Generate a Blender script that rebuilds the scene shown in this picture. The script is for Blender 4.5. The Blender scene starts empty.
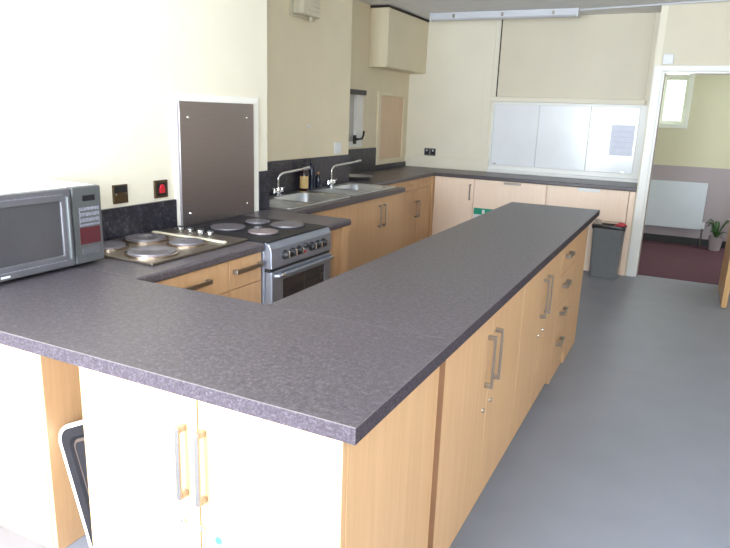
import bpy, bmesh, math, random
from mathutils import Vector, Matrix
random.seed(4)
scn = bpy.context.scene
COL = scn.collection

# ------------------------------------------------------------------ materials
def newmat(name, rough=.5, metal=0., spec=.5):
    m = bpy.data.materials.new(name); m.use_nodes = True
    nt = m.node_tree; b = nt.nodes['Principled BSDF']
    b.inputs['Roughness'].default_value = rough
    b.inputs['Metallic'].default_value = metal
    b.inputs['Specular IOR Level'].default_value = spec
    return m, nt, b

def noise(nt, scale, detail=3., vec=None, rough=.5):
    n = nt.nodes.new('ShaderNodeTexNoise'); n.inputs['Scale'].default_value = scale
    n.inputs['Detail'].default_value = detail; n.inputs['Roughness'].default_value = rough
    if vec: nt.links.new(vec, n.inputs['Vector'])
    return n

def coords(nt, scale=(1, 1, 1)):
    g = nt.nodes.new('ShaderNodeNewGeometry'); mp = nt.nodes.new('ShaderNodeMapping')
    mp.inputs['Scale'].default_value = scale
    nt.links.new(g.outputs['Position'], mp.inputs['Vector'])
    return mp.outputs['Vector']

def ramp(nt, fac, stops):
    r = nt.nodes.new('ShaderNodeValToRGB'); e = r.color_ramp.elements
    while len(e) < len(stops): e.new(.5)
    for el, (p, c) in zip(e, stops): el.position = p; el.color = (*c, 1)
    nt.links.new(fac, r.inputs['Fac']); return r.outputs['Color']

def bump(nt, b, fac, strength, dist=.002):
    k = nt.nodes.new('ShaderNodeBump'); k.inputs['Strength'].default_value = strength
    k.inputs['Distance'].default_value = dist
    nt.links.new(fac, k.inputs['Height']); nt.links.new(k.outputs['Normal'], b.inputs['Normal'])

def mottled(name, c, var=.06, scale=6., rough=.5, metal=0., spec=.5, bmp=0., bscale=80.):
    m, nt, b = newmat(name, rough, metal, spec)
    v = coords(nt); n = noise(nt, scale, 4, v)
    lo = tuple(x * (1 - var) for x in c); hi = tuple(min(1, x * (1 + var)) for x in c)
    nt.links.new(ramp(nt, n.outputs['Fac'], [(.3, lo), (.7, hi)]), b.inputs['Base Color'])
    if bmp: bump(nt, b, noise(nt, bscale, 3, v).outputs['Fac'], bmp)
    return m

def wood(name, c1, c2, stretch=(26, 26, 1.3), rough=.42):
    m, nt, b = newmat(name, rough, 0, .4)
    v = coords(nt, stretch)
    n = noise(nt, 1.6, 5, v, .6); n2 = noise(nt, 9., 3, v)
    mx = nt.nodes.new('ShaderNodeMath'); mx.operation = 'MULTIPLY_ADD'; mx.inputs[1].default_value = .3
    nt.links.new(n2.outputs['Fac'], mx.inputs[0]); nt.links.new(n.outputs['Fac'], mx.inputs[2])
    nt.links.new(ramp(nt, mx.outputs[0], [(.38, c1), (.9, c2)]), b.inputs['Base Color'])
    return m

def granite(name, dark, mid, light, rough=.34, scale=150.):
    m, nt, b = newmat(name, rough, 0, .5)
    v = coords(nt)
    a = noise(nt, scale, 4, v, .7); c = noise(nt, scale * .35, 3, v, .6)
    mx = nt.nodes.new('ShaderNodeMath'); mx.operation = 'MULTIPLY_ADD'; mx.inputs[1].default_value = .45
    nt.links.new(c.outputs['Fac'], mx.inputs[0]); nt.links.new(a.outputs['Fac'], mx.inputs[2])
    nt.links.new(ramp(nt, mx.outputs[0], [(.48, dark), (.72, mid), (.97, light)]), b.inputs['Base Color'])
    return m

def brushed(name, c, rough=.3, stretch=(4, 4, 200)):
    m, nt, b = newmat(name, rough, 1.)
    v = coords(nt, stretch); n = noise(nt, 2, 3, v)
    nt.links.new(ramp(nt, n.outputs['Fac'], [(.3, tuple(x * .9 for x in c)), (.7, c)]), b.inputs['Base Color'])
    return m

def two_tone_wall(name, low, high, z):
    m, nt, b = newmat(name, .6, 0, .3)
    g = nt.nodes.new('ShaderNodeNewGeometry'); s = nt.nodes.new('ShaderNodeSeparateXYZ')
    nt.links.new(g.outputs['Position'], s.inputs[0])
    t = nt.nodes.new('ShaderNodeMath'); t.operation = 'GREATER_THAN'; t.inputs[1].default_value = z
    nt.links.new(s.outputs['Z'], t.inputs[0])
    mx = nt.nodes.new('ShaderNodeMix'); mx.data_type = 'RGBA'
    mx.inputs[6].default_value = (*low, 1); mx.inputs[7].default_value = (*high, 1)
    nt.links.new(t.outputs[0], mx.inputs[0]); nt.links.new(mx.outputs[2], b.inputs['Base Color'])
    return m

def glass_pane(name, tint=(1, 1, 1), gloss=.06):
    m = bpy.data.materials.new(name); m.use_nodes = True; nt = m.node_tree
    nt.nodes.remove(nt.nodes['Principled BSDF'])
    t = nt.nodes.new('ShaderNodeBsdfTransparent'); t.inputs[0].default_value = (*tint, 1)
    g = nt.nodes.new('ShaderNodeBsdfGlossy'); g.inputs['Roughness'].default_value = .02
    mx = nt.nodes.new('ShaderNodeMixShader'); mx.inputs[0].default_value = gloss
    nt.links.new(t.outputs[0], mx.inputs[1]); nt.links.new(g.outputs[0], mx.inputs[2])
    nt.links.new(mx.outputs[0], nt.nodes['Material Output'].inputs['Surface'])
    return m

M = {}
M['cream'] = mottled('cream wall paint', (.745, .66, .49), .025, 3, .55, 0, .35, .05, 60)  # deeper cream copy, shade of the recessed left walls in its colour
M['cream_lit'] = mottled('lit cream wall paint', (.79, .74, .62), .025, 3, .55, 0, .35, .05, 60)  # lighter cream copy, window light put into the paint
M['shutter'] = mottled('shutter cream', (.66, .60, .48), .02, 3, .5)
M['ceiling'] = mottled('white ceiling paint', (.76, .76, .77), .03, 4, .7)
M['vinyl'] = mottled('blue grey vinyl', (.225, .237, .28), .05, 3.5, .48, 0, .4, .03, 300)
M['carpet'] = mottled('maroon carpet', (.125, .066, .085), .25, 220, .95, 0, .1, .4, 400)
M['top'] = granite('speckled charcoal laminate', (.040, .032, .038), (.073, .061, .070), (.165, .143, .158), .36, 165.)
M['edge'] = granite('worktop edge strip', (.033, .027, .033), (.058, .047, .058), (.115, .098, .118), .8)
M['edge'].node_tree.nodes['Principled BSDF'].inputs['Specular IOR Level'].default_value = .12
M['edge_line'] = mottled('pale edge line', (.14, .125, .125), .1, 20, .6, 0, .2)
M['splash'] = granite('dark granite upstand', (.008, .008, .012), (.022, .021, .03), (.09, .085, .11), .3, 70.)
M['beech'] = wood('beech laminate', (.545, .325, .165), (.64, .40, .22))
M['beech_lit'] = wood('pale pinkish lit beech', (.87, .67, .53), (.92, .74, .60))  # lighter copy of the beech, missing back light put into its colour
M['hatch_wood'] = wood('hatch door wood', (.64, .45, .29), (.72, .53, .36))
M['timber'] = wood('door timber', (.48, .27, .11), (.58, .36, .17))
M['carcass'] = mottled('beech carcass', (.55, .36, .2), .05, 8, .5)
M['gap_shade'] = mottled('brown gap shade', (.20, .10, .05), .1, 8, .7)  # brown standing in for shade in the door gap
M['jamb_shade'] = mottled('taupe reveal shade', (.36, .29, .25), .05, 8, .5)  # shade of the white reveal, painted as taupe
M['green_white'] = mottled('pale green white gloss', (.78, .82, .72), .02, 5, .4)
M['plinth'] = wood('plinth beech', (.46, .30, .16), (.54, .36, .2))
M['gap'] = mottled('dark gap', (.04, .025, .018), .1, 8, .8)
M['handle'] = brushed('satin nickel', (.42, .385, .36), .28)
M['chrome'] = brushed('chrome', (.76, .76, .77), .1)
M['steel'] = brushed('stainless sink steel', (.70, .72, .76), .3, (2, 2, 2))
M['panel_steel'] = brushed('dark stainless sheet', (.46, .425, .465), .33, (3, 3, 160))
M['board'] = mottled('white backing board', (.86, .84, .78), .02, 6, .5)
M['hob_steel'] = brushed('warm stainless hob', (.27, .228, .195), .4, (6, 3, 6))
M['plate'] = mottled('cast iron plate', (.155, .14, .16), .08, 30, .38, .3)
M['plate_pale'] = mottled('worn pinkish plate', (.24, .19, .20), .08, 30, .45, .3)
M['plate_ring'] = brushed('plate rim steel', (.52, .42, .34), .25)
M['black'] = mottled('black enamel', (.014, .013, .016), .1, 20, .5, 0, .25)
M['black_plastic'] = mottled('black plastic', (.016, .016, .018), .1, 20, .4)
M['cooker'] = mottled('metallic grey cooker paint', (.27, .29, .35), .03, 20, .3, .55)
M['oven_glass'] = mottled('dark oven glass', (.035, .033, .038), .1, 8, .12)
M['mw'] = mottled('grey microwave plastic', (.10, .105, .11), .04, 20, .38, .25)
M['casing'] = mottled('microwave casing with painted reflection', (.66, .66, .65), .02, 10, .15)  # pale colour stands in for the wall's reflection on the top
M['mw_frame'] = mottled('pale grey microwave frame', (.125, .12, .135), .04, 20, .35, .3)
M['mw_glass'] = mottled('microwave window', (.06, .058, .064), .08, 6, .2)
M['mw_red'] = mottled('dark red label', (.075, .014, .02), .05, 20, .4)
M['mw_pale'] = mottled('pale printed keys', (.20, .20, .24), .4, 120, .4)
M['bronze'] = brushed('bronze plate', (.20, .15, .10), .32)
M['red'] = mottled('red switch', (.55, .015, .03), .03, 20, .3)
M['white'] = mottled('white gloss paint', (.82, .82, .80), .02, 5, .35)
M['white_plastic'] = mottled('white plastic', (.75, .77, .80), .02, 20, .4)
M['hatch_white'] = mottled('white laminate hatch panel', (.80, .82, .86), .03, 3, .18)
M['lilac_rect'] = mottled('lilac rectangle tone', (.74, .77, .90), .03, 20, .6)
M['lilac_line'] = mottled('faint lilac lines', (.68, .71, .86), .05, 20, .6)
M['sill'] = mottled('window dark bar', (.06, .05, .045), .1, 20, .5)
M['frost'] = mottled('frosted window pane', (.52, .50, .47), .06, 12, .25)
M['vent'] = mottled('cream vent plastic', (.62, .57, .44), .02, 20, .45)
M['socket_dark'] = brushed('dark steel socket', (.22, .22, .24), .35)
M['bin'] = mottled('grey bin plastic', (.17, .175, .185), .04, 20, .45)
M['liner'] = mottled('black bin liner', (.012, .012, .014), .2, 40, .3, 0, .5, .5, 60)
M['bin_red'] = mottled('red wrapper', (.5, .03, .06), .1, 40, .4)
M['tissue'] = mottled('crumpled beige paper', (.45, .38, .33), .1, 30, .8)
M['rad'] = mottled('radiator enamel', (.63, .70, .75), .02, 4, .4)
M['corr'] = two_tone_wall('corridor paint', (.42, .37, .39), (.67, .66, .475), 1.0)
M['skirt'] = mottled('dark skirting', (.02, .02, .022), .1, 20, .5)
M['leaf'] = mottled('green leaf', (.045, .12, .03), .35, 25, .5)
M['pot'] = mottled('pale pot', (.44, .39, .41), .05, 10, .5)
M['soil'] = mottled('soil', (.04, .03, .02), .3, 60, .9)
M['tray'] = mottled('grey blue tray', (.018, .0165, .02), .08, 12, .8, 0, .15)
M['tray_rim'] = mottled('white tray rim', (.85, .85, .88), .02, 12, .35)
M['tray_in'] = mottled('brown tray lining', (.07, .045, .035), .15, 30, .5)
M['bottle'] = mottled('dark bottle plastic', (.012, .014, .03), .1, 20, .18)
M['bottle_red'] = mottled('dark maroon bottle', (.03, .01, .015), .1, 20, .2)
M['ochre'] = mottled('ochre label', (.62, .42, .17), .2, 120, .5)
M['orange'] = mottled('orange cap', (.55, .25, .10), .1, 20, .4)
M['green'] = mottled('green sign', (.01, .30, .19), .03, 20, .4)
M['blue'] = mottled('blue sticker', (.05, .22, .62), .05, 20, .4)
M['lamp'] = mottled('fluorescent batten white', (.62, .63, .67), .02, 10, .35)
M['diffuser'] = mottled('lamp diffuser', (.62, .63, .68), .02, 10, .4)
M['glass'] = glass_pane('window glass')
M['brass'] = brushed('lock metal', (.6, .57, .52), .25)

# ------------------------------------------------------------------ mesh helpers
class MB:
    def __init__(s): s.bm = bmesh.new()
    def box(s, x0, x1, y0, y1, z0, z1):
        r = bmesh.ops.create_cube(s.bm, size=1)
        for v in r['verts']:
            v.co = Vector(((x0 + x1) / 2 + v.co.x * (x1 - x0), (y0 + y1) / 2 + v.co.y * (y1 - y0), (z0 + z1) / 2 + v.co.z * (z1 - z0)))
        return s
    def cyl(s, a, b, r, r2=None, seg=24, cap=True):
        a = Vector(a); b = Vector(b); d = b - a
        m = Matrix.Translation((a + b) / 2) @ d.to_track_quat('Z', 'Y').to_matrix().to_4x4()
        bmesh.ops.create_cone(s.bm, cap_ends=cap, segments=seg, radius1=r, radius2=r if r2 is None else r2, depth=d.length, matrix=m)
        return s
    def loft(s, rings, cap0=False, cap1=False):
        vs = [[s.bm.verts.new(p) for p in r] for r in rings]; n = len(rings[0])
        for a, b in zip(vs, vs[1:]):
            for i in range(n):
                s.bm.faces.new((a[i], a[(i + 1) % n], b[(i + 1) % n], b[i]))
        if cap0: s.bm.faces.new(list(reversed(vs[0])))
        if cap1: s.bm.faces.new(vs[-1])
        return s
    def lathe(s, c, prof, seg=32):
        rings = [[(c[0] + r * math.cos(2 * math.pi * i / seg), c[1] + r * math.sin(2 * math.pi * i / seg), c[2] + z) for i in range(seg)] for r, z in prof]
        return s.loft(rings, prof[0][0] > 1e-4, prof[-1][0] > 1e-4)
    def tube(s, pts, r, seg=12):
        pts = [Vector(p) for p in pts]; rings = []; up = None
        rr = r if isinstance(r, (list, tuple)) else [r] * len(pts)
        for i, p in enumerate(pts):
            t = (pts[min(i + 1, len(pts) - 1)] - pts[max(i - 1, 0)]).normalized()
            if up is None:
                up = t.orthogonal().normalized()
            up = (up - t * up.dot(t)).normalized(); w = t.cross(up)
            rings.append([p + rr[i] * (math.cos(2 * math.pi * k / seg) * up + math.sin(2 * math.pi * k / seg) * w) for k in range(seg)])
        return s.loft(rings, True, True)
    def prism(s, poly, axis, a, b):
        # poly: 2D points in the other two axes (order x,y,z minus axis)
        def P(u, v, w):
            return {'x': (w, u, v), 'y': (u, w, v), 'z': (u, v, w)}[axis]
        return s.loft([[P(u, v, a) for u, v in poly], [P(u, v, b) for u, v in poly]], True, True)
    def slab(s, x0, x1, y0, y1, z0, z1, holes=()):
        xs = sorted({x0, x1, *[h[0] for h in holes], *[h[1] for h in holes]})
        ys = sorted({y0, y1, *[h[2] for h in holes], *[h[3] for h in holes]})
        def solid(i, j):
            if i < 0 or j < 0 or i >= len(xs) - 1 or j >= len(ys) - 1: return False
            cx = (xs[i] + xs[i + 1]) / 2; cy = (ys[j] + ys[j + 1]) / 2
            return not any(h[0] < cx < h[1] and h[2] < cy < h[3] for h in holes)
        V = {}
        def v(i, j, z):
            if (i, j, z) not in V: V[(i, j, z)] = s.bm.verts.new((xs[i], ys[j], z))
            return V[(i, j, z)]
        F = s.bm.faces.new
        for i in range(len(xs) - 1):
            for j in range(len(ys) - 1):
                if not solid(i, j): continue
                F((v(i, j, z1), v(i + 1, j, z1), v(i + 1, j + 1, z1), v(i, j + 1, z1)))
                F((v(i, j, z0), v(i, j + 1, z0), v(i + 1, j + 1, z0), v(i + 1, j, z0)))
                if not solid(i - 1, j): F((v(i, j, z0), v(i, j, z1), v(i, j + 1, z1), v(i, j + 1, z0)))
                if not solid(i + 1, j): F((v(i + 1, j, z0), v(i + 1, j + 1, z0), v(i + 1, j + 1, z1), v(i + 1, j, z1)))
                if not solid(i, j - 1): F((v(i, j, z0), v(i + 1, j, z0), v(i + 1, j, z1), v(i, j, z1)))
                if not solid(i, j + 1): F((v(i, j + 1, z0), v(i, j + 1, z1), v(i + 1, j + 1, z1), v(i + 1, j + 1, z0)))
        return s
    def transform(s, m):
        s.bm.transform(m); return s

def box(*a): return MB().box(*a)
def slab_axis(axis, u0, u1, v0, v1, w0, w1, holes):
    """slab with holes whose thickness runs along axis; u,v the two others in x,y,z order"""
    mb = MB().slab(u0, u1, v0, v1, w0, w1, holes)
    for v in mb.bm.verts:
        a, b, c = v.co
        v.co = {'z': (a, b, c), 'y': (a, c, b), 'x': (c, a, b)}[axis]
    return mb

def world_loc(o):
    l = Vector((0, 0, 0))
    while o: l += o.location; o = o.parent
    return l

def obj(name, mb, mat, parent=None, bevel=0., smooth=False, seg=2, label=None):
    bm = mb.bm
    bmesh.ops.recalc_face_normals(bm, faces=bm.faces)
    lo = Vector([min(v.co[i] for v in bm.verts) for i in range(3)]); hi = Vector([max(v.co[i] for v in bm.verts) for i in range(3)])
    c = Vector(((lo.x + hi.x) / 2, (lo.y + hi.y) / 2, lo.z if parent is None else (lo.z + hi.z) / 2))
    bmesh.ops.translate(bm, verts=bm.verts, vec=-c)
    me = bpy.data.meshes.new(name); bm.to_mesh(me); bm.free()
    o = bpy.data.objects.new(name, me); COL.objects.link(o)
    me.materials.append(M[mat])
    o.parent = parent
    o.location = c - (world_loc(parent) if parent else Vector((0, 0, 0)))
    if smooth:
        for p in me.polygons: p.use_smooth = True
        me.set_sharp_from_angle(angle=math.radians(40))
    if bevel:
        b = o.modifiers.new('bevel', 'BEVEL'); b.width = bevel; b.segments = seg; b.limit_method = 'ANGLE'; b.angle_limit = math.radians(40)
    if label: o['label'] = label
    return o

def tag(o, label, cat, group=None):
    o['label'] = label; o['category'] = cat
    if group: o['group'] = group
    return o
def thing(name, loc, label, cat, group=None):
    o = bpy.data.objects.new(name, None); COL.objects.link(o); o.location = loc; o.empty_display_size = .1
    return tag(o, label, cat, group)
def struct(name, mb, mat, parent=None, bevel=0.):
    o = obj(name, mb, mat, parent, bevel)
    if parent is None: o['kind'] = 'structure'
    return o

H = .90; T = .04
# ------------------------------------------------------------------ dimensions of the room
XW1, XW2, XW3 = -1.8675, -2.27, -2.635      # three steps of the left wall
YE1, YE2 = 2.35, 4.20                        # where the steps are
YB, YD, YF = 6.40, 5.84, -2.00               # back wall, door wall, wall behind the camera
XR, ZC = 3.20, 2.60
YC = 8.174                                   # far wall of the corridor

struct('floor', box(-2.9, XR + .15, YF - .15, 5.965, -.1, 0), 'vinyl')
struct('floor_corridor', box(-1.2, 2.7, 5.965, YC, -.1, 0.004), 'carpet')
struct('ceiling', box(-2.9, XR + .15, YF - .15, YC + .15, ZC, ZC + .1), 'ceiling')
struct('wall_left', box(-2.9, XW1, YF, YE1, 0, ZC), 'cream_lit')
struct('wall_left_pier', box(-2.9, XW2, YE1, YE2, 0, ZC), 'cream')
struct('wall_left_far', slab_axis('x', YE2, YB, 0, ZC, -2.9, XW3, [(4.30, 5.235, 1.165, 1.75)]), 'cream')
struct('wall_back', box(-2.9, .16, YB, YB + .15, 0, ZC), 'cream_lit')
struct('wall_return', box(.10, .16, YD, YB, 0, ZC), 'cream_lit')
struct('wall_door', slab_axis('y', .16, XR, 0, ZC, YD, YD + .12, [(.185, 1.05, 0, 2.0)]), 'shutter')
WINB = [(-1.75, -.15, .25, 2.30), (.55, 2.35, .85, 2.25)]
struct('wall_front', slab_axis('y', -2.9, XR, 0, ZC, YF - .15, YF, WINB), 'cream')
ADDED_WINR = [(-.9, 1.3, .95, 2.2)]  # added opening, unseen, to brighten from the right
struct('wall_right', slab_axis('x', YF, YD + .12, 0, ZC, XR, XR + .15, ADDED_WINR), 'cream')
struct('wall_corridor', slab_axis('y', -1.2, 2.7, 0, ZC, YC, YC + .15, [(.06, .44, 1.465, 2.155)]), 'corr')
struct('wall_corridor_left', box(-1.3, -1.2, YB + .15, YC + .15, 0, ZC), 'corr')
struct('wall_corridor_right', slab_axis('x', YD + .12, YC + .15, 0, ZC, 2.7, 2.8, [(6.6, 7.8, 1.0, 2.2)]), 'corr')  # its opening is added to light the corridor

def window(name, axis, u0, u1, v0, v1, w, bars=1, fw=.06, mat='white'):
    """frame with mullions and a pane; w = plane position along axis"""
    holes = []; n = bars + 1; iw = (u1 - u0 - fw * (n + 1)) / n
    for k in range(n):
        a = u0 + fw + k * (iw + fw); holes.append((a, a + iw, v0 + fw, v1 - fw))
    f = struct(name, slab_axis(axis, u0, u1, v0, v1, w - .03, w + .03, holes), mat)
    for h in holes:
        obj('window_pane', slab_axis(axis, h[0], h[1], h[2], h[3], w - .003, w + .003, []), 'glass', f)
    return f
window('window_1', 'y', *WINB[0], YF - .08, 1)
window('window_2', 'y', *WINB[1], YF - .08, 2)
window('window_3_added', 'x', *ADDED_WINR[0], XR + .08, 2)  # added window, unseen, for fill from the right
window('window_6_added', 'x', 6.6, 7.8, 1.0, 2.2, 2.75, 1)  # added window, unseen, to brighten the corridor
# corridor window: deep white reveal and sash
wf = struct('window_4', slab_axis('y', .06, .44, 1.465, 2.155, YC - .012, YC + .10, [(.105, .395, 1.52, 2.10)]), 'green_white', None, .004)
obj('window_sash', slab_axis('y', .105, .395, 1.52, 2.10, YC + .03, YC + .08, [(.145, .355, 1.56, 2.05)]), 'green_white', wf, .003)
obj('window_pane', box(.145, .355, YC + .05, YC + .056, 1.56, 2.05), 'glass', wf)
# window in the far left wall, seen almost edge on
wl = struct('window_5', slab_axis('x', 4.30, 5.235, 1.165, 1.75, XW3 - .09, XW3 - .02, [(4.36, 5.08, 1.225, 1.70)]), 'white', None, .003)
obj('window_pane', box(XW3 - .06, XW3 - .05, 4.36, 5.08, 1.225, 1.70), 'frost', wl)
obj('head_bar', box(XW3 - .03, XW3 + .015, 4.22, 5.235, 1.70, 1.75), 'sill', wl, .003)
hd = MB().box(XW3 - .02, XW3 - .005, 5.02, 5.07, 1.20, 1.29).cyl((XW3 - .01, 5.045, 1.25), (XW3 + .03, 5.045, 1.25), .012)
hd.tube([(XW3 + .03, 5.03, 1.25), (XW3 + .035, 5.12, 1.255), (XW3 + .035, 5.155, 1.30), (XW3 + .035, 5.16, 1.335)], .011)
obj('window_handle', hd, 'black_plastic', wl, .002, label='black lever handle')
obj('window_stay', MB().cyl((XW3 - .02, 4.80, 1.245), (XW3 + .015, 4.80, 1.245), .016), 'black_plastic', wl)

# door frame, door leaf
fr = MB().box(.112, .185, YD - .018, YD, 0, 2.05).box(.185, 1.05, YD - .018, YD, 2.0, 2.05).box(1.05, 1.12, YD - .018, YD, 0, 2.05)
fr.box(.185, .205, YD, YD + .125, 0, 2.0).box(1.03, 1.05, YD, YD + .125, 0, 2.0).box(.205, 1.03, YD, YD + .125, 1.98, 2.0)
tf = struct('trim_1', fr, 'white', None, .003)
obj('shade_lining', MB().box(.205, .212, YD + .03, YD + .125, 0, 1.98).box(1.023, 1.03, YD + .03, YD + .125, 0, 1.98), 'jamb_shade', tf, .001, label='taupe strip painting shade on the reveal')  # added strips carry the reveal's shade in their colour
dl = struct('door_1', box(.945, .988, 5.045, YD - .02, .008, 1.99), 'timber', None, .003)
obj('door_handle', MB().cyl((.945, 5.11, 1.03), (.90, 5.11, 1.03), .011).tube([(.90, 5.11, 1.03), (.897, 5.17, 1.03), (.897, 5.23, 1.03)], .010), 'handle', dl)
struct('baseboard_corridor', box(-1.2, 2.7, YC - .018, YC, .004, .095), 'skirt')
# white upstand and trims of the back wall
struct('trim_2', MB().box(XW3, -1.575, YB - .02, YB, H, 1.035), 'cream_lit', None, .003)
struct('trim_3', box(-1.70, -1.605, YB - .008, YB, 1.035, ZC), 'cream_lit', None, .002)

# ------------------------------------------------------------------ worktops
def worktop(name_label, mb, edge_mb=None, bev=.0006, seg=2, line_mb=None):
    o = obj('worktop', mb, 'top', None, bev, False, seg); tag(o, name_label, 'worktop')
    if edge_mb: obj('edge_strip', edge_mb, 'edge', o, .001)
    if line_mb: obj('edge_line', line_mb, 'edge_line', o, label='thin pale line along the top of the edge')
    return o
JY = .612
worktop('dark speckled worktop across the foreground, its squared front edge facing the camera',
        box(XW1, -.0015, .0015, JY, H - T, H),
        MB().box(XW1, 0, 0, .0015, H - T, H - .0018).box(-.0015, 0, .0015, JY, H - T, H - .0018), .0012, 2,
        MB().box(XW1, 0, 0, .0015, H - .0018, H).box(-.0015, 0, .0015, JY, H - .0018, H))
worktop('long dark speckled worktop on the island, running away beside the open floor',
        box(-.646, -.0015, JY, 3.8425, H - T, H),
        MB().box(-.0015, 0, JY, 3.844, H - T, H - .0018).box(-.646, -.0015, 3.8425, 3.844, H - T, H - .0018), .0012, 2,
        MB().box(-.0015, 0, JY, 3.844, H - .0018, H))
worktop('short dark worktop with rounded front under the electric hob on the left', box(XW1, -1.24, JY + .001, 1.437, H - T, H), None, .012, 4)
worktop('narrow dark worktop piece on the far side of the cooker', box(XW1, -1.245, 2.035, YE1 - .005, H - T, H), None, .012, 4)
SK1 = (-2.205, -1.735, 2.42, 3.27); SK2 = (-2.205, -1.735, 3.33, 4.125)
B1 = (-2.14, -1.79, 2.78, 3.22); B2 = (-2.14, -1.79, 3.66, 4.06)
g = .02
worktop('dark worktop holding the two steel sinks along the recessed left wall',
        MB().slab(XW2, -1.664, YE1, 4.148, H - T, H, [(B1[0] - g, B1[1] + g, B1[2] - g, B1[3] + g), (B2[0] - g, B2[1] + g, B2[2] - g, B2[3] + g)]), None, .004)
worktop('dark worktop in the far left corner below the small wood hatch doors', MB().box(XW3, -2.01, YE2 + .002, YB - .602, H - T, H), None, .010, 3)
worktop('dark worktop along the back wall under the white panels', box(XW3, .098, YB - .60, YB, H - T, H), None, .006, 3)

def upstand(label, mb): return tag(obj('splashback', mb, 'splash', None, .002), label, 'splashback')
upstand('low black granite splashback behind the microwave and hob', box(XW1, XW1 + .018, -.2, 1.503, H, 1.05))
upstand('tall narrow black splashback piece right of the steel sheet', box(XW1, XW1 + .018, 2.241, YE1, H, 1.147))
upstand('long black splashback behind the two sinks', box(XW2, XW2 + .016, YE1, YE2, H, 1.148))
upstand('tall dark splashback below the window in the far left corner', box(XW3, XW3 + .016, YE2, 5.515, H, 1.15))
upstand('low dark upstand under the small wood hatch doors', box(XW3, XW3 + .016, 5.517, YB - .022, H, .952))

# ------------------------------------------------------------------ handles and cabinet parts
def bar_v(name, x, y, z0, z1, parent, d, mat='handle'):
    """upright bar handle on a face; d = outward direction"""
    dx, dy = d; w = .007; s = .03
    mb = MB()
    def bx(u0, u1, a0, a1, z0, z1):     # a along outward
        if dx: xs = sorted((x + dx * a0, x + dx * a1)); mb.box(xs[0], xs[1], y + u0, y + u1, z0, z1)
        else: ys = sorted((y + dy * a0, y + dy * a1)); mb.box(x + u0, x + u1, ys[0], ys[1], z0, z1)
    bx(-w, w, s - .008, s, z0, z1); bx(-w, w, 0, s - .008, z0, z0 + .016); bx(-w, w, 0, s - .008, z1 - .016, z1)
    return obj(name, mb, mat, parent, .002)
def bar_h(name, x, y, z, half, parent, d, mat='handle'):
    dx, dy = d; w = .0105; s = .03; mb = MB()
    def bx(u0, u1, a0, a1):
        if dx: xs = sorted((x + dx * a0, x + dx * a1)); mb.box(xs[0], xs[1], y + u0, y + u1, z - w, z + w)
        else: ys = sorted((y + dy * a0, y + dy * a1)); mb.box(x + u0, x + u1, ys[0], ys[1], z - w, z + w)
    bx(-half, half, s - .008, s); bx(-half, -half + .016, 0, s - .008); bx(half - .016, half, 0, s - .008)
    return obj(name, mb, mat, parent, .002)
def lock(x, y, z, parent, d):
    return obj('lock', MB().cyl((x, y, z), (x + d[0] * .007, y + d[1] * .007, z), .009, .008, 16), 'brass', parent)
BZ = H - T            # underside of worktops
G = .0022             # half gap between fronts

# near cupboard facing the camera
c = thing('base_cabinet', (-.43, .31, 0), 'beech double cupboard under the foreground worktop, bleached white by window light', 'cabinet')
obj('body', box(-.832, -.034, .035, .604, .0, BZ - .0005), 'beech', c, .001)
obj('gap_shade_strip', box(-.06, -.0195, .6065, .6118, .07, BZ - .001), 'gap_shade', c, label='dark strip painted as gap shade')  # strip painted dark as the shade beside the door
xs = (-.832, -.432, -.036)
for i in (0, 1):
    d = obj('door', box(xs[i] + G * (i == 1), xs[i + 1] - G * (i == 0), .014, .033, .07, BZ - .004), 'beech', c, .0015)
    hx = -.474 if i == 0 else -.414
    bar_v('handle', hx, .014, .585, .78, d, (0, -1))
    lock(hx - .01, .014, .508, d, (0, -1))
    if i == 1:
        obj('sticker', MB().cyl((-.376, .014, .487), (-.376, .0125, .487), .011, None, 20), 'blue', d, label='round blue sticker')

# left run: corner cupboard with end panel, then narrow drawer cupboard
c = thing('base_cabinet', (-1.56, .70, 0), 'corner cupboard under the hob, its plain end panel left of the foreground knee gap', 'cabinet')
obj('body', box(XW1 + .005, -1.285, .222, 1.186, 0, BZ - .0005), 'carcass', c)
obj('end_panel', box(XW1 + .002, -1.268, .202, .2205, 0, BZ - .0005), 'beech', c, .001)
obj('side_panel', box(-1.266, -1.245, .202, .608, 0, BZ - .0005), 'beech', c, .001)
d = obj('drawer', box(-1.283, -1.262, .66, 1.186 - G, .716, BZ - .006), 'beech', c, .0015)
bar_h('handle', -1.262, .94, .795, .10, d, (1, 0))
obj('door', box(-1.283, -1.262, .66, 1.186 - G, .12, .712), 'beech', c, .0015)
c = thing('base_cabinet', (-1.56, 1.31, 0), 'narrow beech drawer cupboard between the hob and the cooker', 'cabinet')
obj('body', box(XW1 + .005, -1.285, 1.188, 1.434, 0, BZ - .0005), 'carcass', c)
d = obj('drawer', box(-1.283, -1.262, 1.188 + G, 1.434, .716, BZ - .006), 'beech', c, .0015)
bar_h('handle', -1.262, 1.315, .80, .105, d, (1, 0))
obj('door', box(-1.283, -1.262, 1.188 + G, 1.434, .12, .712), 'beech', c, .0015)

# end panel after the cooker
c = thing('end_panel', (-1.55, 2.2, 0), 'beech panel carrying the narrow worktop beside the cooker', 'panel')
obj('panel', box(XW1 + .005, -1.262, 2.262, 2.338, 0, BZ - .0005), 'beech', c, .001)
obj('filler', box(-1.345, -1.327, 2.045, 2.262, 0, BZ - .0005), 'carcass', c)

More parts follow.
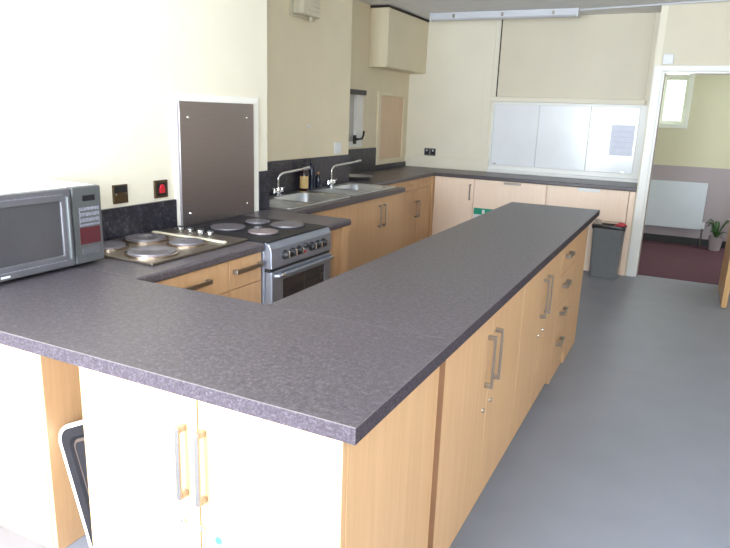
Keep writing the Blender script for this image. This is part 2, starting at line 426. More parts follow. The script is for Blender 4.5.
# island cupboards
XF = -.020
def island_double(y0, y1, yc, label, lab_locks=True, z0h=.572, z1h=.772):
    c = thing('base_cabinet', (-.33, (y0 + y1) / 2, 0), label, 'cabinet')
    obj('body', box(-.625, XF - .021, y0 + .001, y1 - .001, .095, BZ - .0005), 'carcass', c)
    obj('plinth', box(-.60, -.052, y0 + .001, y1 - .001, 0, .095), 'plinth', c)
    for k, (a, b) in enumerate(((y0, yc), (yc, y1))):
        d = obj('door', box(XF - .02, XF, a + G, b - G, .085, BZ - .004), 'beech', c, .0015)
        yh = yc + (-.048 if k == 0 else .048)
        bar_v('handle', XF, yh, z0h, z1h, d, (1, 0))
        lock(XF, yh, .479 if k == 0 else .483, d, (1, 0))
    return c
island_double(.614, 1.62, 1.125, 'beech double cupboard on the island nearest the foreground corner')
island_double(1.62, 2.52, 2.085, 'beech double cupboard in the middle of the island, before the drawers')
c = thing('drawer_unit', (-.33, 2.76, 0), 'beech unit of four drawers at the far part of the island', 'drawers')
obj('body', box(-.625, XF - .021, 2.521, 3.0, .10, BZ - .0005), 'carcass', c)
obj('plinth', box(-.60, XF - .012, 2.60, 3.0, 0, .10), 'beech', c)
zz = (.087, .30, .49, .675, BZ - .004)
for k in range(4):
    d = obj('drawer', box(XF - .02, XF, 2.52 + G, 3.0 - G, zz[k] + .0007, zz[k + 1] - .0007), 'beech', c, .0015)
    bar_h('handle', XF, 2.70, (.245, .435, .60, .775)[k], .072, d, (1, 0))
c = thing('end_panel', (-.33, 3.24, 0), 'plain beech end panel closing the far end of the island', 'panel')
obj('panel', box(-.625, XF, 3.002, 3.478, 0, BZ - .0005), 'beech', c, .001)

# sink cupboards
XS = -1.684
c = thing('base_cabinet', (-1.98, 2.81, 0), 'plain beech front under the nearer steel sink', 'cabinet')
obj('body', box(XW2 + .02, XS - .021, YE1 + .02, 3.27, .10, .66), 'carcass', c)
obj('plinth', box(-2.2, XS - .06, YE1 + .02, 3.27, 0, .10), 'plinth', c)
obj('door', box(XS - .02, XS, YE1 + .01, 3.272, .10, BZ - .004), 'beech', c, .0015)
c = thing('base_cabinet', (-1.98, 3.7, 0), 'beech double cupboard under the farther steel sink with paired upright handles', 'cabinet')
obj('body', box(XW2 + .02, XS - .021, 3.275, 4.135, .10, .66), 'carcass', c)
obj('plinth', box(-2.2, XS - .06, 3.275, 4.135, 0, .10), 'plinth', c)
for k, (a, b) in enumerate(((3.273, 3.70), (3.70, 4.137))):
    d = obj('door', box(XS - .02, XS, a + .001, b - .001, .10, BZ - .004), 'beech', c, .001)
    bar_v('handle', XS, 3.70 + (-.045 if k == 0 else .045), .615, .80, d, (1, 0))

# far left cupboards
XL = -2.03
def farleft(y0, y1, label, handles=True):
    c = thing('base_cabinet', (-2.33, (y0 + y1) / 2, 0), label, 'cabinet')
    obj('body', box(XW3 + .02, XL - .021, y0 + .001, y1 - .001, .13, BZ - .0005), 'carcass', c)
    obj('plinth', box(XW3 + .05, XL - .06, y0 + .001, y1 - .001, 0, .13), 'plinth', c)
    ym = (y0 + y1) / 2
    for k, (a, b) in enumerate(((y0, ym), (ym, y1))):
        d = obj('drawer', box(XL - .02, XL, a + G, b - G, .755, BZ - .004), 'beech', c, .0015)
        # shell pull standing proud of the drawer front
        yc = (a + b) / 2
        arc = [(yc - .07 + .14 * t / 10, .80 + .028 * math.sin(math.pi * t / 10)) for t in range(11)]
        obj('pull', MB().tube([(XL + .004, u, v) for u, v in arc], .006, 8), 'beech', d, 0, True)
        d = obj('door', box(XL - .02, XL, a + G, b - G, .14, .751), 'beech', c, .0015)
        bar_v('handle', XL, ym + (-.035 if k == 0 else .035), .45, .63, d, (1, 0))
farleft(4.93, 5.755, 'beech cupboard with two small drawers in the far left corner')
c = thing('end_panel', (-2.33, 4.55, 0), 'beech filler front hidden behind the sink cupboard step', 'panel')
obj('panel', box(XW3 + .02, XL, 4.21, 4.928, 0, BZ - .0005), 'beech', c)
tag(obj('corner_post', box(XL - .035, XL + .012, 5.757, 5.838, .0, BZ - .0005), 'beech', None, .002), 'beech corner post where the left and back cupboards meet', 'post')

# back cupboards
YK = 5.82
c = thing('base_cabinet', (-1.78, 6.1, 0), 'pale beech cupboard with one upright handle beside the far left corner', 'cabinet')
obj('body', box(-1.985, -1.556, YK + .022, YB - .002, .10, BZ - .0005), 'carcass', c)
obj('plinth', box(-1.985, -1.556, YK + .06, YB - .05, 0, .10), 'plinth', c)
d = obj('door', box(-2.012, -1.552 - G, YK, YK + .02, .10, BZ - .004), 'beech_lit', c, .0015)
bar_v('handle', -1.592, YK, .625, .80, d, (0, -1))
c = thing('base_cabinet', (-1.15, 6.1, 0), 'wide pale beech front with a flat handle at its top edge, under the white panels', 'cabinet')
obj('body', box(-1.55, -.767, YK + .022, YB - .002, .10, BZ - .0005), 'carcass', c)
obj('plinth', box(-1.55, -.767, YK + .06, YB - .05, 0, .10), 'plinth', c)
d = obj('door', box(-1.552 + G, -.765 - G, YK, YK + .02, .10, BZ - .004), 'beech_lit', c, .0015)
bar_h('handle', -1.13, YK, .838, .088, d, (0, -1))
c = thing('base_cabinet', (-.37, 6.1, 0), 'pale beech flap and lower panel behind the grey bin', 'cabinet')
obj('body', box(-.763, .078, YK + .03, YB - .002, 0, BZ - .0005), 'carcass', c)
obj('flap', box(-.765 + G, .038, YK, YK + .02, .54, BZ - .004), 'beech_lit', c, .0015)
obj('lower_panel', box(-.765 + G, .038, YK + .006, YK + .026, .0, .533), 'beech_lit', c, .0015)
obj('stile', box(.044, .098, YK, YK + .02, 0, BZ - .004), 'beech_lit', c, .0015)
tag(obj('paper_label', box(-.455, -.235, YK - .0015, YK, .822, .852), 'white_plastic'), 'blank white label strip on the flap behind the bin', 'label')
sg = tag(obj('safety_sign', box(-1.535, -1.30, YK - .003, YK, .40, .545), 'white_plastic'), 'green and white safety sign on the wide pale front by the island', 'sign')
obj('green_panel', box(-1.535, -1.30, YK - .0036, YK - .003, .475, .545), 'green', sg, label='green header')
obj('pale_mark', box(-1.44, -1.41, YK - .0042, YK - .0036, .485, .53), 'white_plastic', sg, label='small white mark')

# ------------------------------------------------------------------ tray in the knee gap
t = thing('tray', (-1.1, .28, 0), 'dark grey tray with white rim leaning in the gap below the foreground worktop', 'tray')
def rrect(w, h, r, n=8):
    pts = []
    for cx, cy, a0 in ((w / 2 - r, h / 2 - r, 0), (-w / 2 + r, h / 2 - r, 90), (-w / 2 + r, -h / 2 + r, 180), (w / 2 - r, -h / 2 + r, 270)):
        for k in range(n + 1):
            a = math.radians(a0 + 90 * k / n); pts.append((cx + r * math.cos(a), cy + r * math.sin(a)))
    return pts
ang = math.radians(25)
TM = Matrix.Translation((-1.040, .215, .272)) @ Matrix.Rotation(math.radians(-6), 4, 'X') @ Matrix.Rotation(-ang, 4, 'Y')
def ring(w, h, r, y): return [(a, y, b) for a, b in rrect(w, h, r)]
W_, H_ = .20, .50
obj('panel', MB().loft([ring(W_, H_, .05, .012), ring(W_, H_, .05, 0), ring(W_ - .07, H_ - .07, .035, 0), ring(W_ - .085, H_ - .085, .03, .010)], True, True).transform(TM), 'tray', t)
obj('inner_lining', MB().loft([ring(W_ - .09, H_ - .09, .028, .009), ring(W_ - .10, H_ - .11, .02, .009), ring(W_ - .10, H_ - .11, .02, .0095)], False, False).transform(TM), 'tray_in', t, label='brown inner line')
rp = [TM @ Vector((a, .004, b)) for a, b in rrect(W_ + .008, H_ + .008, .052)]
obj('rim', MB().tube(rp + [rp[0]], .008, 8), 'tray_rim', t, 0, True, label='white rim')

# ------------------------------------------------------------------ microwave
MX = -1.535; y0, y1, z0, z1 = .225, .737, .912, 1.215
m = thing('microwave', (-1.69, .48, H), 'grey microwave oven against the left wall on the foreground worktop', 'microwave')
obj('casing', box(XW1 + .022, MX - .030, y0, y1, z0, z1), 'casing', m, .006, label='glossy casing paled like the reflected wall')
for a in (y0 + .05, y1 - .05):
    for b in (XW1 + .06, MX - .08): obj('foot', MB().cyl((b, a, H), (b, a, z0 + .001), .014, None, 16), 'black_plastic', m)
d = obj('door', slab_axis('x', y0, .598, z0 + .003, z1 - .003, MX - .033, MX, [(y0 + .045, .553, z0 + .05, z1 - .048)]), 'mw_frame', m, .004)
obj('window', box(MX - .028, MX - .008, y0 + .04, .558, z0 + .045, z1 - .043), 'mw_glass', d, label='dark window')
obj('handle', MB().box(MX - .004, MX + .012, .573, .586, z0 + .03, z1 - .03), 'mw', d, .004)
for zz_ in (z0 + .028, z1 - .024): obj('trim_line', box(MX - .001, MX + .0015, y0 + .02, .56, zz_, zz_ + .0025), 'mw_pale', d)
obj('brand_mark', box(MX - .001, MX + .0008, .29, .325, z0 + .012, z0 + .019), 'white_plastic', d)
p = obj('control_panel', box(MX - .033, MX + .002, .601, y1, z0 + .003, z1 - .001), 'mw', m, .006)
obj('display', box(MX, MX + .0035, .648, .705, 1.158, 1.18), 'black', p, label='black display')
obj('keypad', box(MX, MX + .0032, .628, .722, 1.062, 1.134), 'mw_pale', p, label='pale printed keys')
for k in range(3): obj('key_row', box(MX + .003, MX + .0042, .631, .719, 1.07 + k * .022, 1.078 + k * .022), 'mw', p)
obj('red_label', box(MX, MX + .0032, .626, .722, .990, 1.056), 'mw_red', p, label='dark red label')
obj('open_button', box(MX, MX + .005, .632, .712, .948, .975), 'mw_frame', p, .002)

# ------------------------------------------------------------------ electric hob in the worktop
h = thing('electric_hob', (-1.58, 1.1, H), 'steel electric hob with four plates between the microwave and cooker', 'hob')
obj('hob_tray', box(-1.832, -1.33, .79, 1.425, H, H + .012), 'hob_steel', h, .004)
for x, y, r in ((-1.464, .925, .100), (-1.486, 1.165, .078), (-1.70, 1.125, .092), (-1.70, .905, .075)):
    pl = obj('hotplate', MB().lathe((x, y, H + .012), [(r + .012, 0), (r + .010, .006), (r, .006), (r - .002, .014), (r * .3, .014), (r * .28, .0125), (.0001, .0125)], 40), 'plate', h, 0, True)
    obj('plate_ring', MB().lathe((x, y, H + .012), [(r + .013, 0), (r + .013, .008), (r + .003, .0085), (r + .003, .006)], 40), 'plate_ring', pl, 0, True)
obj('control_strip', MB().box(-1.80, -1.345, 1.262, 1.284, H + .012, H + .022), 'vent', h, .005, label='cream ridge before the knobs')
for x in (-1.712, -1.649, -1.584, -1.522):
    k = obj('knob', MB().cyl((x, 1.372, H + .012), (x, 1.372, H + .036), .019, .017), 'chrome', h, .002)
    obj('knob_cap', MB().cyl((x, 1.372, H + .036), (x, 1.372, H + .042), .015, .013), 'black_plastic', k)

# ------------------------------------------------------------------ cooker
CX, CY0, CY1 = -1.205, 1.442, 2.028
k = thing('cooker', (-1.53, 1.735, 0), 'silver grey electric cooker with black top and glass oven door', 'cooker')
obj('body', box(XW1 + .04, CX - .045, CY0, CY1, .03, .888), 'cooker', k, .003)
for a in (CY0 + .06, CY1 - .06):
    for b in (XW1 + .1, CX - .12): obj('foot', MB().cyl((b, a, 0), (b, a, .032), .02, None, 16), 'black_plastic', k)
obj('hob_top', box(XW1 + .035, CX - .03, CY0 + .002, CY1 - .002, .888, .903), 'black', k, .005)
for x, y, r, mt in ((-1.62, 1.635, .092, 'plate'), (-1.60, 1.875, .070, 'plate'), (-1.395, 1.64, .078, 'plate_pale'), (-1.41, 1.89, .092, 'plate')):
    pl = obj('hotplate', MB().lathe((x, y, .903), [(r, 0), (r - .001, .011), (r * .35, .011), (r * .33, .009), (.0001, .009)], 40), mt, k, 0, True)
    obj('plate_ring', MB().lathe((x, y, .903), [(r + .008, 0), (r + .007, .004), (r + .001, .004)], 40), 'black', pl, 0, True)
obj('raised_block', box(-1.50, -1.475, 1.70, 1.74, .903, .914), 'cooker', k, .003)  # small grey block raised between the plates
# control panel with sloped top edge
cp = obj('control_panel', MB().prism([(CX - .045, .77), (CX, .77), (CX - .004, .868), (CX - .018, .893), (CX - .045, .899)], 'y', CY0, CY1), 'cooker', k, .004)
for i, y in enumerate((1.555, 1.622, 1.684, 1.812, 1.872, 1.934)):
    kb = obj('knob', MB().cyl((CX - .002, y, .826), (CX + .006, y, .826), .025, .024).cyl((CX + .006, y, .826), (CX + .026, y, .826), .019, .016), 'black_plastic', cp, .001)
    obj('pointer', box(CX + .020, CX + .030, y - .003, y + .005, .812, .846), 'chrome', kb, .001)
tk = obj('timer_knob', MB().cyl((CX - .002, 1.748, .842), (CX + .014, 1.748, .842), .014, .012), 'black_plastic', cp, .001)
obj('indicator_light', MB().cyl((CX - .002, 1.748, .808), (CX + .003, 1.748, .808), .006, None, 12), 'red', cp)
obj('panel_gap', box(CX - .045, CX - .012, CY0 + .003, CY1 - .003, .752, .771), 'black_plastic', k)
dr = obj('oven_door', slab_axis('x', CY0 + .002, CY1 - .002, .21, .755, CX - .045, CX, [(1.545, 1.95, .40, .70)]), 'cooker', k, .008, False, 3)
obj('oven_window', box(CX - .03, CX - .003, 1.54, 1.955, .395, .705), 'oven_glass', dr, label='dark glass window')
for zz_ in (.48, .56, .64): obj('rack_line', box(CX - .004, CX - .0022, 1.57, 1.93, zz_, zz_ + .003), 'black_plastic', dr)
obj('window_divider', box(CX - .004, CX - .0022, 1.742, 1.752, .41, .69), 'mw_glass', dr)
hb = MB().tube([(CX + .0, 1.47, .733), (CX + .018, 1.475, .735), (CX + .022, 1.50, .736), (CX + .022, 1.97, .736), (CX + .018, 1.995, .735), (CX, 2.0, .733)], .010, 12)
obj('handle', hb, 'cooker', dr, 0, True)
for yy in (1.50, 1.985): obj('handle_cap', MB().cyl((CX + .022, yy - .014, .736), (CX + .022, yy + .014, .736), .0115), 'chrome', dr, 0, True, label='bright chrome handle end')
obj('plinth_drawer', box(CX - .045, CX - .006, CY0 + .002, CY1 - .002, .04, .20), 'cooker', k, .006)

# steel sheet behind the cooker
s = thing('steel_splash_panel', (XW1 + .002, 1.9, H), 'dark brushed steel sheet on a white board on the wall behind the cooker', 'panel')
obj('backing_board', box(XW1 + .0008, XW1 + .014, 1.505, 2.238, H + .001, 1.590), 'board', s, .002)
pn = obj('steel_sheet', box(XW1 + .014, XW1 + .030, 1.531, 2.168, H + .001, 1.552), 'panel_steel', s, .002)
for y, z in ((1.595, 1.47), (2.10, 1.47), (1.595, .965), (2.10, .965)):
    obj('screw', MB().cyl((XW1 + .030, y, z), (XW1 + .035, y, z), .009, .006, 16), 'chrome', pn)

# wall plates
s = thing('wall_switch', (XW1, 1.14, 1.07), 'bronze double wall switch plate nearer the microwave', 'switch')
obj('plate', box(XW1, XW1 + .010, 1.095, 1.183, 1.067, 1.156), 'bronze', s, .002)
obj('top_band', box(XW1 + .010, XW1 + .0115, 1.103, 1.175, 1.118, 1.150), 'black_plastic', s, label='dark upper band')
for y in (1.108, 1.17): obj('screw', MB().cyl((XW1 + .009, y, 1.111), (XW1 + .012, y, 1.111), .005, None, 12), 'chrome', s)
s = thing('cooker_switch', (XW1, 1.405, 1.07), 'bronze wall switch with a red rocker left of the steel sheet', 'switch')
obj('plate', box(XW1, XW1 + .010, 1.359, 1.451, 1.068, 1.157), 'bronze', s, .002)
obj('surround', box(XW1 + .010, XW1 + .012, 1.374, 1.436, 1.08, 1.145), 'black_plastic', s)
obj('rocker', MB().prism([(1.388, 1.092), (1.424, 1.092), (1.424, 1.115), (1.415, 1.135), (1.397, 1.135), (1.388, 1.115)], 'x', XW1 + .010, XW1 + .018), 'red', s, .002, label='red rocker')
s = thing('wall_switch', (XW2, 3.985, 1.16), 'white square switch on the wall above the sinks', 'switch')
obj('plate', box(XW2, XW2 + .009, 3.93, 4.045, 1.165, 1.26), 'white_plastic', s, .002)
obj('rocker', box(XW2 + .009, XW2 + .013, 3.975, 3.998, 1.19, 1.235), 'white_plastic', s, .002)
s = thing('wall_socket', (-2.31, YB, 1.02), 'dark double wall socket on the back wall near the far left corner', 'socket')
obj('plate', box(-2.385, -2.24, YB - .010, YB, 1.042, 1.13), 'socket_dark', s, .002)
for x in (-2.352, -2.273):
    so = obj('outlet', box(x - .028, x + .028, YB - .0125, YB - .010, 1.055, 1.118), 'black_plastic', s, .001)
    obj('rocker', box(x - .009, x + .009, YB - .017, YB - .0125, 1.095, 1.113), 'white_plastic', so, .001)

# extractor vent on the pier wall
v = thing('wall_vent', (XW2, 3.39, 2.21), 'cream louvred extractor vent high on the wall above the sinks', 'vent')
obj('back_plate', box(XW2, XW2 + .015, 3.21, 3.56, 2.205, 2.555), 'vent', v, .006)
obj('cover', MB().prism([(XW2 + .015, 3.225), (XW2 + .075, 3.245), (XW2 + .09, 3.27), (XW2 + .09, 3.50), (XW2 + .075, 3.53), (XW2 + .015, 3.548)], 'z', 2.22, 2.54), 'vent', v, .012, False, 3)
for i in range(9): obj('louvre', box(XW2 + .088, XW2 + .097, 3.34, 3.495, 2.255 + i * .031, 2.267 + i * .031), 'vent', v, .003)
obj('pull_cord_socket', MB().cyl((XW2 + .05, 3.43, 2.188), (XW2 + .05, 3.43, 2.222), .012, None, 12), 'vent', v)
tag(obj('wall_hook', MB().cyl((XW2, 3.50, 1.40), (XW2 + .012, 3.50, 1.40), .011, .008, 16), 'white_plastic'), 'small white knob on the wall left of the white switch', 'hook')

# boxed wall cupboard
b = thing('wall_cabinet', (-2.53, 5.85, 2.0), 'cream painted box cupboard under the ceiling in the far left corner', 'cabinet')
obj('box', box(XW3, -2.435, 5.29, YB - .004, 1.992, 2.574), 'cream', b, .002)
obj('front_panel', box(-2.435, -2.423, 5.29, YB - .006, 2.0, 2.572), 'cream', b, .002)
obj('top_trim', box(XW3, -2.415, 5.28, YB - .004, 2.575, 2.592), 'gap', b, label='dark top edge')

# small hatch with wood doors
b = thing('wall_hatch', (XW3, 5.9, .955), 'two narrow wood hatch doors in a cream frame on the far left wall', 'hatch')
obj('frame', slab_axis('x', 5.525, 6.275, .957, 1.762, XW3, XW3 + .025, [(5.588, 6.213, 1.015, 1.715)]), 'cream', b, .003)
obj('gap_strip', box(XW3 - .0, XW3 + .004, 5.59, 6.211, 1.017, 1.713), 'gap', b)
for a, e in ((5.59, 5.895), (5.905, 6.211)): obj('door', box(XW3, XW3 + .016, a, e, 1.017, 1.713), 'hatch_wood', b, .002)

# ------------------------------------------------------------------ serving hatch on the back wall
b = thing('serving_hatch', (-.78, YB, .93), 'serving hatch of three white panels below a large cream shutter panel', 'hatch')
obj('shutter_panel', box(-1.537, .022, YB - .012, YB, 1.752, ZC - .004), 'shutter', b, .002)
obj('painted_gap_shade', box(-1.553, -1.538, YB - .004, YB, 1.752, ZC - .004), 'gap', b)  # dark strip painted as the shade beside the shutter
obj('rail', box(-1.60, .035, YB - .045, YB, 1.700, 1.750), 'cream_lit', b, .003)
obj('frame', slab_axis('y', -1.572, .098, .935, 1.698, YB - .016, YB, [(-1.552, -.002, .985, 1.672)]), 'white', b, .002)
xs = (-1.552, -1.04, -.49, -.002)
for i in range(3): obj('hatch_panel', box(xs[i] + .002, xs[i + 1] - .002, YB - .012 - .004 * (i == 1), YB - .001, .987, 1.67), 'hatch_white', b, .002)
obj('sill', box(-1.575, .098, YB - .05, YB, .9005, .934), 'white', b, .004)
for x in (-1.50, -.10): obj('catch', box(x - .015, x + .015, YB - .022, YB - .012, .995, 1.007), 'handle', b)
n = tag(obj('lilac_rect', box(-.262, -.03, YB - .0165, YB - .0125, 1.17, 1.492), 'lilac_rect'), 'pale lilac rectangle on the right white hatch panel', 'lilac_rect')  # lilac rectangle with fainter lines, set proud of the panel
for i in range(4): obj('faint_line', box(-.235, -.055, YB - .0172, YB - .0165, 1.25 + i * .055, 1.262 + i * .055), 'lilac_line', n)

# ------------------------------------------------------------------ sinks
def sink(outer, bowl, label, drain_y):
    N = 10
    cx, cy = (bowl[0] + bowl[1]) / 2, (bowl[2] + bowl[3]) / 2
    ocx, ocy = (outer[0] + outer[1]) / 2, (outer[2] + outer[3]) / 2
    s = thing('sink', (ocx, ocy, H), label, 'sink')
    w, l = bowl[1] - bowl[0], bowl[3] - bowl[2]
    def rg(w, l, r, z, c): return [(c[0] + a, c[1] + e, z) for a, e in rrect(w, l, r, N)]
    O = lambda dz, e: rg(outer[1] - outer[0] + e, outer[3] - outer[2] + e, .03, H + dz, (ocx, ocy))
    Bc = (cx, cy)
    obj('sink_top', MB().loft([O(.0005, 0), O(.005, -.004), O(.005, -.02), O(.003, -.03), rg(w + .012, l + .012, .075, H + .003, Bc),
         rg(w, l, .07, H - .004, Bc), rg(w - .02, l - .02, .065, H - .14, Bc), rg(w - .06, l - .06, .05, H - .165, Bc), rg(.09, .09, .044, H - .17, Bc)], False, True), 'steel', s, 0, True)
    obj('plughole', MB().lathe((cx, cy, H - .170), [(.035, .0005), (.033, .003), (.02, .003), (.018, .001), (.0001, .001)], 24), 'chrome', s, 0, True)
    obj('overflow', MB().cyl((cx - w / 2 + .006, cy, H - .05), (cx - w / 2 + .012, cy, H - .05), .016, None, 20), 'black_plastic', s)
    for i in range(8):
        x = outer[0] + .09 + i * .042
        obj('drainer_ridge', MB().box(x, x + .012, drain_y[0], drain_y[1], H + .002, H + .0065), 'steel', s, .002)
    return s
sink(SK1, B1, 'stainless steel sink nearer the cooker', (2.46, 2.72))
sink(SK2, B2, 'stainless steel sink farther from the cooker, beside the worktop step', (3.37, 3.60))

def tap(x, y, end, label):
    t = thing('tap', (x, y, H + .005), label, 'tap')
    z = H + .0055
    obj('base', MB().lathe((x, y, z), [(.026, 0), (.026, .008), (.018, .014), (.018, .05), (.016, .06)], 24), 'chrome', t, 0, True)
    ex, ey, ez = end
    obj('crossbody', MB().cyl((x, y - .05, z + .032), (x, y + .05, z + .032), .012), 'chrome', t, 0, True)
    for sgn in (-1, 1):
        yy = y + sgn * .05
        hh = obj('valve', MB().cyl((x, yy, z + .024), (x, yy, z + .052), .013, .010), 'chrome', t, 0, True)
        obj('cross_handle', MB().tube([(x - .024, yy, z + .055), (x + .024, yy, z + .055)], .005, 8).tube([(x, yy - .024, z + .055), (x, yy + .024, z + .055)], .005, 8), 'chrome', hh, 0, True)
    zb = ez - .085
    pts = [(x, y, z + .045), (x, y, z + .09), (x, y, zb)]
    n = 8; R = .06
    dirv = Vector((ex - x, ey - y, 0)); L = dirv.length; dirv.normalize()
    for i in range(1, n + 1):
        a = math.radians(75) * i / n
        pts.append((x + dirv.x * R * (1 - math.cos(a)), y + dirv.y * R * (1 - math.cos(a)), zb + R * .85 * math.sin(a)))
    pts.append((ex, ey, ez))
    obj('spout', MB().tube(pts, .009, 14), 'chrome', t, 0, True)
    d2 = (Vector(end) - Vector(pts[-2])).normalized()
    e = Vector(end)
    obj('nozzle', MB().cyl(e - d2 * .045, e + d2 * .012, .0125), 'chrome', t, 0, True)
tap(-2.172, 2.92, (-2.04, 3.13, 1.105), 'chrome mixer tap over the sink nearer the cooker')
tap(-2.172, 3.72, (-2.04, 3.98, 1.115), 'chrome mixer tap over the sink farther from the cooker')

def bottle(x, y, r, hgt, mat, label, lab=None, capmat='black_plastic', pump=False):
    b = thing('bottle', (x, y, H), label, 'bottle')
    obj('body', MB().lathe((x, y, H + .0005), [(r * .9, 0), (r, .006), (r, hgt * .62), (r * .85, hgt * .72), (r * .4, hgt * .82), (r * .36, hgt * .88)], 28), mat, b, 0, True)
    obj('cap', MB().lathe((x, y, H + hgt * .88), [(r * .42, 0), (r * .42, hgt * .10), (r * .34, hgt * .12)], 20), capmat, b, 0, True)
    if lab:
        a0 = math.atan2(-1.075 - y, .537 - x)
        pts = []
        mb = MB()
        rings = []
        for z in (hgt * .10, hgt * .55):
            rings.append([(x + (r + .0012) * math.cos(a0 + math.radians(-55 + 110 * i / 12)), y + (r + .0012) * math.sin(a0 + math.radians(-55 + 110 * i / 12)), H + z) for i in range(13)])
        vs = [[mb.bm.verts.new(p) for p in rr] for rr in rings]
        for i in range(12): mb.bm.faces.new((vs[0][i], vs[0][i + 1], vs[1][i + 1], vs[1][i]))
        obj('label_sticker', mb, lab, b, 0, True, label='ochre paper label')
    return b
bottle(-2.210, 3.345, .040, .215, 'bottle_red', 'dark maroon bottle with an ochre label behind the nearer sink', 'ochre')
bottle(-2.219, 3.475, .030, .245, 'bottle', 'slim blue black bottle right of the ochre labelled bottle')
bottle(-2.230, 3.60, .022, .13, 'bottle', 'small dark bottle with an orange cap just before the farther tap', None, 'orange')
tag(obj('dish', MB().lathe((-2.31, 4.47, H), [(.10, .0005), (.12, .004), (.15, .032), (.156, .034), (.152, .030), (.118, .007), (.0001, .006)], 40), 'steel', None, 0, True),
    'shallow stainless dish on the dark worktop behind the farther tap', 'dish')

# ------------------------------------------------------------------ bin
b = thing('waste_bin', (-.09, 5.70, 0), 'slim grey plastic waste bin with black liner in front of the back cupboards', 'bin')
def brect(x0, x1, y0, y1, r, z): return [((x0 + x1) / 2 + a, (y0 + y1) / 2 + e, z) for a, e in rrect(x1 - x0, y1 - y0, r, 5)]
obj('body', MB().loft([brect(-.225, .035, 5.61, 5.775, .03, 0), brect(-.24, .055, 5.597, 5.783, .03, .47), brect(-.245, .06, 5.592, 5.788, .03, .48), brect(-.245, .06, 5.592, 5.788, .03, .495), brect(-.235, .05, 5.602, 5.778, .026, .495), brect(-.22, .03, 5.615, 5.77, .025, .05)], True, True), 'bin', b, 0, True)
def crumple(x0, x1, y0, y1, r, prof, amp, seed):
    rnd = random.Random(seed); rings = []
    for dx, z in prof:
        rings.append([(px + rnd.uniform(-amp, amp), py + rnd.uniform(-amp, amp), pz + rnd.uniform(-amp, amp)) for px, py, pz in brect(x0 - dx, x1 + dx, y0 - dx, y1 + dx, r, z)])
    return rings
obj('liner', MB().loft(crumple(-.238, .053, 5.60, 5.78, .03, [(.0085, .488), (.011, .502), (.008, .525), (-.012, .532), (-.025, .505), (-.05, .50)], .006, 3), False, True), 'liner', b, 0, True, label='crumpled black liner')
def blob(c, r, seed, amp=.35):
    rnd = random.Random(seed); mb = MB(); bmesh.ops.create_icosphere(mb.bm, subdivisions=2, radius=1)
    for v in mb.bm.verts: v.co = Vector((c[0] + v.co.x * r[0] * (1 + rnd.uniform(-amp, amp)), c[1] + v.co.y * r[1] * (1 + rnd.uniform(-amp, amp)), c[2] + v.co.z * r[2] * (1 + rnd.uniform(-amp, amp))))
    return mb
tag(obj('wrapper', blob((.012, 5.66, .527), (.048, .05, .034), 5), 'bin_red'), 'crumpled red wrapper on top of the grey bin', 'rubbish')
tag(obj('crumpled_paper', blob((-.205, 5.67, .535), (.035, .045, .045), 8), 'tissue'), 'crumpled beige paper sticking out of the grey bin', 'rubbish')

# ------------------------------------------------------------------ corridor things
r = thing('radiator', (.42, YC, .2), 'white panel radiator on the mauve corridor wall under the window', 'radiator')
obj('front_panel', box(.03, .778, YC - .075, YC - .055, .215, .81), 'rad', r, .006)
obj('back_panel', box(.04, .768, YC - .045, YC - .03, .22, .80), 'rad', r, .004)
for x in (.14, .66): obj('bracket', box(x - .02, x + .02, YC - .055, YC - .0005, .3, .7), 'rad', r)
obj('valve', MB().cyl((.79, YC - .06, .235), (.79, YC - .06, .315), .024, .02).cyl((.765, YC - .06, .25), (.79, YC - .06, .25), .012), 'white_plastic', r)
obj('pipe', MB().cyl((.79, YC - .06, .005), (.79, YC - .06, .24), .009), 'handle', r)
p = thing('potted_plant', (.955, YC - .22, .004), 'small leafy plant in a pale pot right of the corridor radiator', 'plant')
px, py = .955, YC - .22
obj('pot', MB().lathe((px, py, .004), [(.06, 0), (.085, .17), (.09, .175), (.08, .175), (.078, .155)], 28), 'pot', p, 0, True)
obj('soil', MB().cyl((px, py, .12), (px, py, .16), .072), 'soil', p)
rnd = random.Random(11)
for i in range(15):
    a = rnd.uniform(0, 2 * math.pi) if i > 4 else math.pi + rnd.uniform(-.6, .6); L = rnd.uniform(.07, .17); zt = .23 + rnd.uniform(.0, .17)
    mb = MB(); n = 6; up = Vector((0, 0, 1)); dv = Vector((math.cos(a), math.sin(a), 0)); sd = dv.cross(up)
    vs = []
    for q in range(n + 1):
        tq = q / n; w = .026 * math.sin(math.pi * min(1, .08 + tq * .92)) + .002
        c_ = Vector((px, py, .155)) + dv * L * tq + up * (zt - .155) * (math.sin(tq * 2.2))
        vs.append([mb.bm.verts.new(c_ + sd * w), mb.bm.verts.new(c_ - up * .006), mb.bm.verts.new(c_ - sd * w)])
    for q in range(n):
        for e in (0, 1): mb.bm.faces.new((vs[q][e], vs[q][e + 1], vs[q + 1][e + 1], vs[q + 1][e]))
    o = obj('leaf', mb, 'leaf', p, 0, True)
    sm = o.modifiers.new('thickness', 'SOLIDIFY'); sm.thickness = .002
tag(obj('alarm_box', box(.175, .265, YD - .03, YD, 2.062, 2.15), 'white_plastic', None, .004), 'small white box on the wall above the doorway', 'sensor')

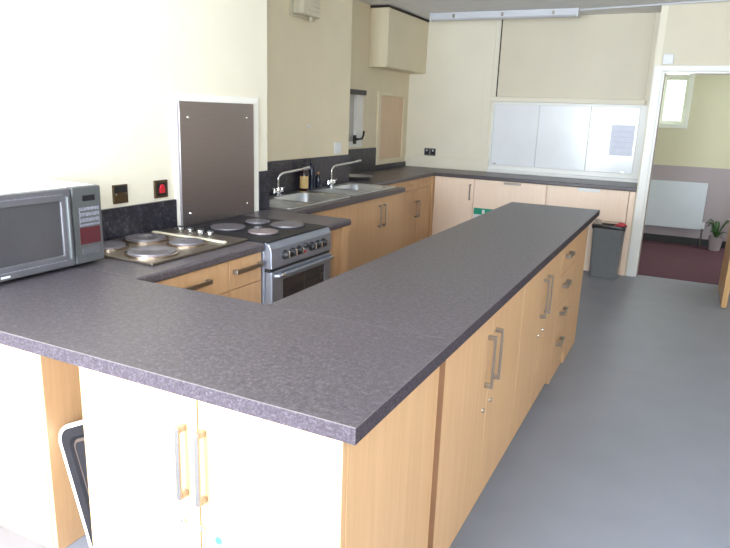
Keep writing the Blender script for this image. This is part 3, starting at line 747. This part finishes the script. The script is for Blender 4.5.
# ------------------------------------------------------------------ ceiling light
l = thing('ceiling_light', (-1.42, 6.0, ZC), 'long white fluorescent batten on the ceiling before the back wall', 'light')
obj('housing', box(-2.22, -.66, 5.93, 6.03, ZC - .028, ZC), 'lamp', l, .003)
obj('diffuser', MB().prism([(5.915, ZC - .028), (5.925, ZC - .062), (5.945, ZC - .075), (6.015, ZC - .075), (6.035, ZC - .062), (6.045, ZC - .028)], 'x', -2.20, -.68), 'diffuser', l, .004)
for a in (-2.225, -.68): obj('end_cap', box(a, a + .025, 5.91, 6.05, ZC - .08, ZC), 'lamp', l, .004)
for x in (-1.95, -1.42, -.9): obj('clip', box(x - .012, x + .012, 5.908, 6.052, ZC - .055, ZC - .02), 'handle', l)
tag(obj('conduit', MB().tube([(-.66, 5.98, ZC - .012), (.3, 5.78, ZC - .012), (2.9, 5.3, ZC - .012)], .010, 10), 'lamp', None, 0, True), 'thin white cable conduit running right from the fluorescent batten', 'conduit')

# ------------------------------------------------------------------ light
def area(name, loc, rot, sx, sy, power, col):
    d = bpy.data.lights.new(name, 'AREA'); d.shape = 'RECTANGLE'; d.size = sx; d.size_y = sy; d.energy = power; d.color = col
    o = bpy.data.objects.new(name, d); COL.objects.link(o); o.location = loc; o.rotation_euler = rot
    return o
R = math.radians
area('daylight', (-.95, YF - .35, 1.3), (R(90), 0, 0), 1.8, 2.2, 560, (.82, .92, 1))
area('daylight', (1.45, YF - .35, 1.6), (R(90), 0, 0), 2.0, 1.6, 270, (.82, .92, 1))
area('daylight', (XR + .35, .2, 1.6), (R(90), 0, R(90)), 2.4, 1.4, 20, (.82, .92, 1))  # added fill lamp behind the added right opening
area('daylight', (.25, YC + .35, 1.85), (R(-90), 0, 0), .6, .9, 60, (.95, 1, .97))
area('daylight', (3.15, 7.2, 1.7), (R(90), 0, R(90)), 1.2, 1.2, 68, (.92, .97, 1))  # added lamp behind the added corridor window
w = bpy.data.worlds.new('sky'); scn.world = w; w.use_nodes = True
bg = w.node_tree.nodes['Background']; bg.inputs['Color'].default_value = (.9, .95, 1, 1); bg.inputs['Strength'].default_value = 2.0

# ------------------------------------------------------------------ camera
CAM = Vector((.5366, -1.0751, 1.5291)); yaw, pitch, roll, F = .4568, -.2467, .0357, 642.6
fwd = Vector((-math.sin(yaw) * math.cos(pitch), math.cos(yaw) * math.cos(pitch), math.sin(pitch)))
rt = Vector((math.cos(yaw), math.sin(yaw), 0)); up = rt.cross(fwd)
Rv = math.cos(roll) * rt + math.sin(roll) * up; Uv = -math.sin(roll) * rt + math.cos(roll) * up
cd = bpy.data.cameras.new('camera'); co = bpy.data.objects.new('camera', cd); COL.objects.link(co)
mw = Matrix.Identity(4)
for i in range(3): mw[i][0], mw[i][1], mw[i][2], mw[i][3] = Rv[i], Uv[i], -fwd[i], CAM[i]
co.matrix_world = mw
cd.sensor_fit = 'HORIZONTAL'; cd.sensor_width = 36; cd.lens = F * 36 / 730; cd.clip_start = .02
scn.camera = co
scn.view_settings.view_transform = 'Standard'; scn.view_settings.look = 'None'
scn.view_settings.exposure = -0.08; scn.view_settings.gamma = 1
scn.view_settings.use_curve_mapping = False
scn.cycles.max_bounces = 12; scn.cycles.diffuse_bounces = 8; scn.cycles.use_denoising = True
scn.cycles.sample_clamp_indirect = 8
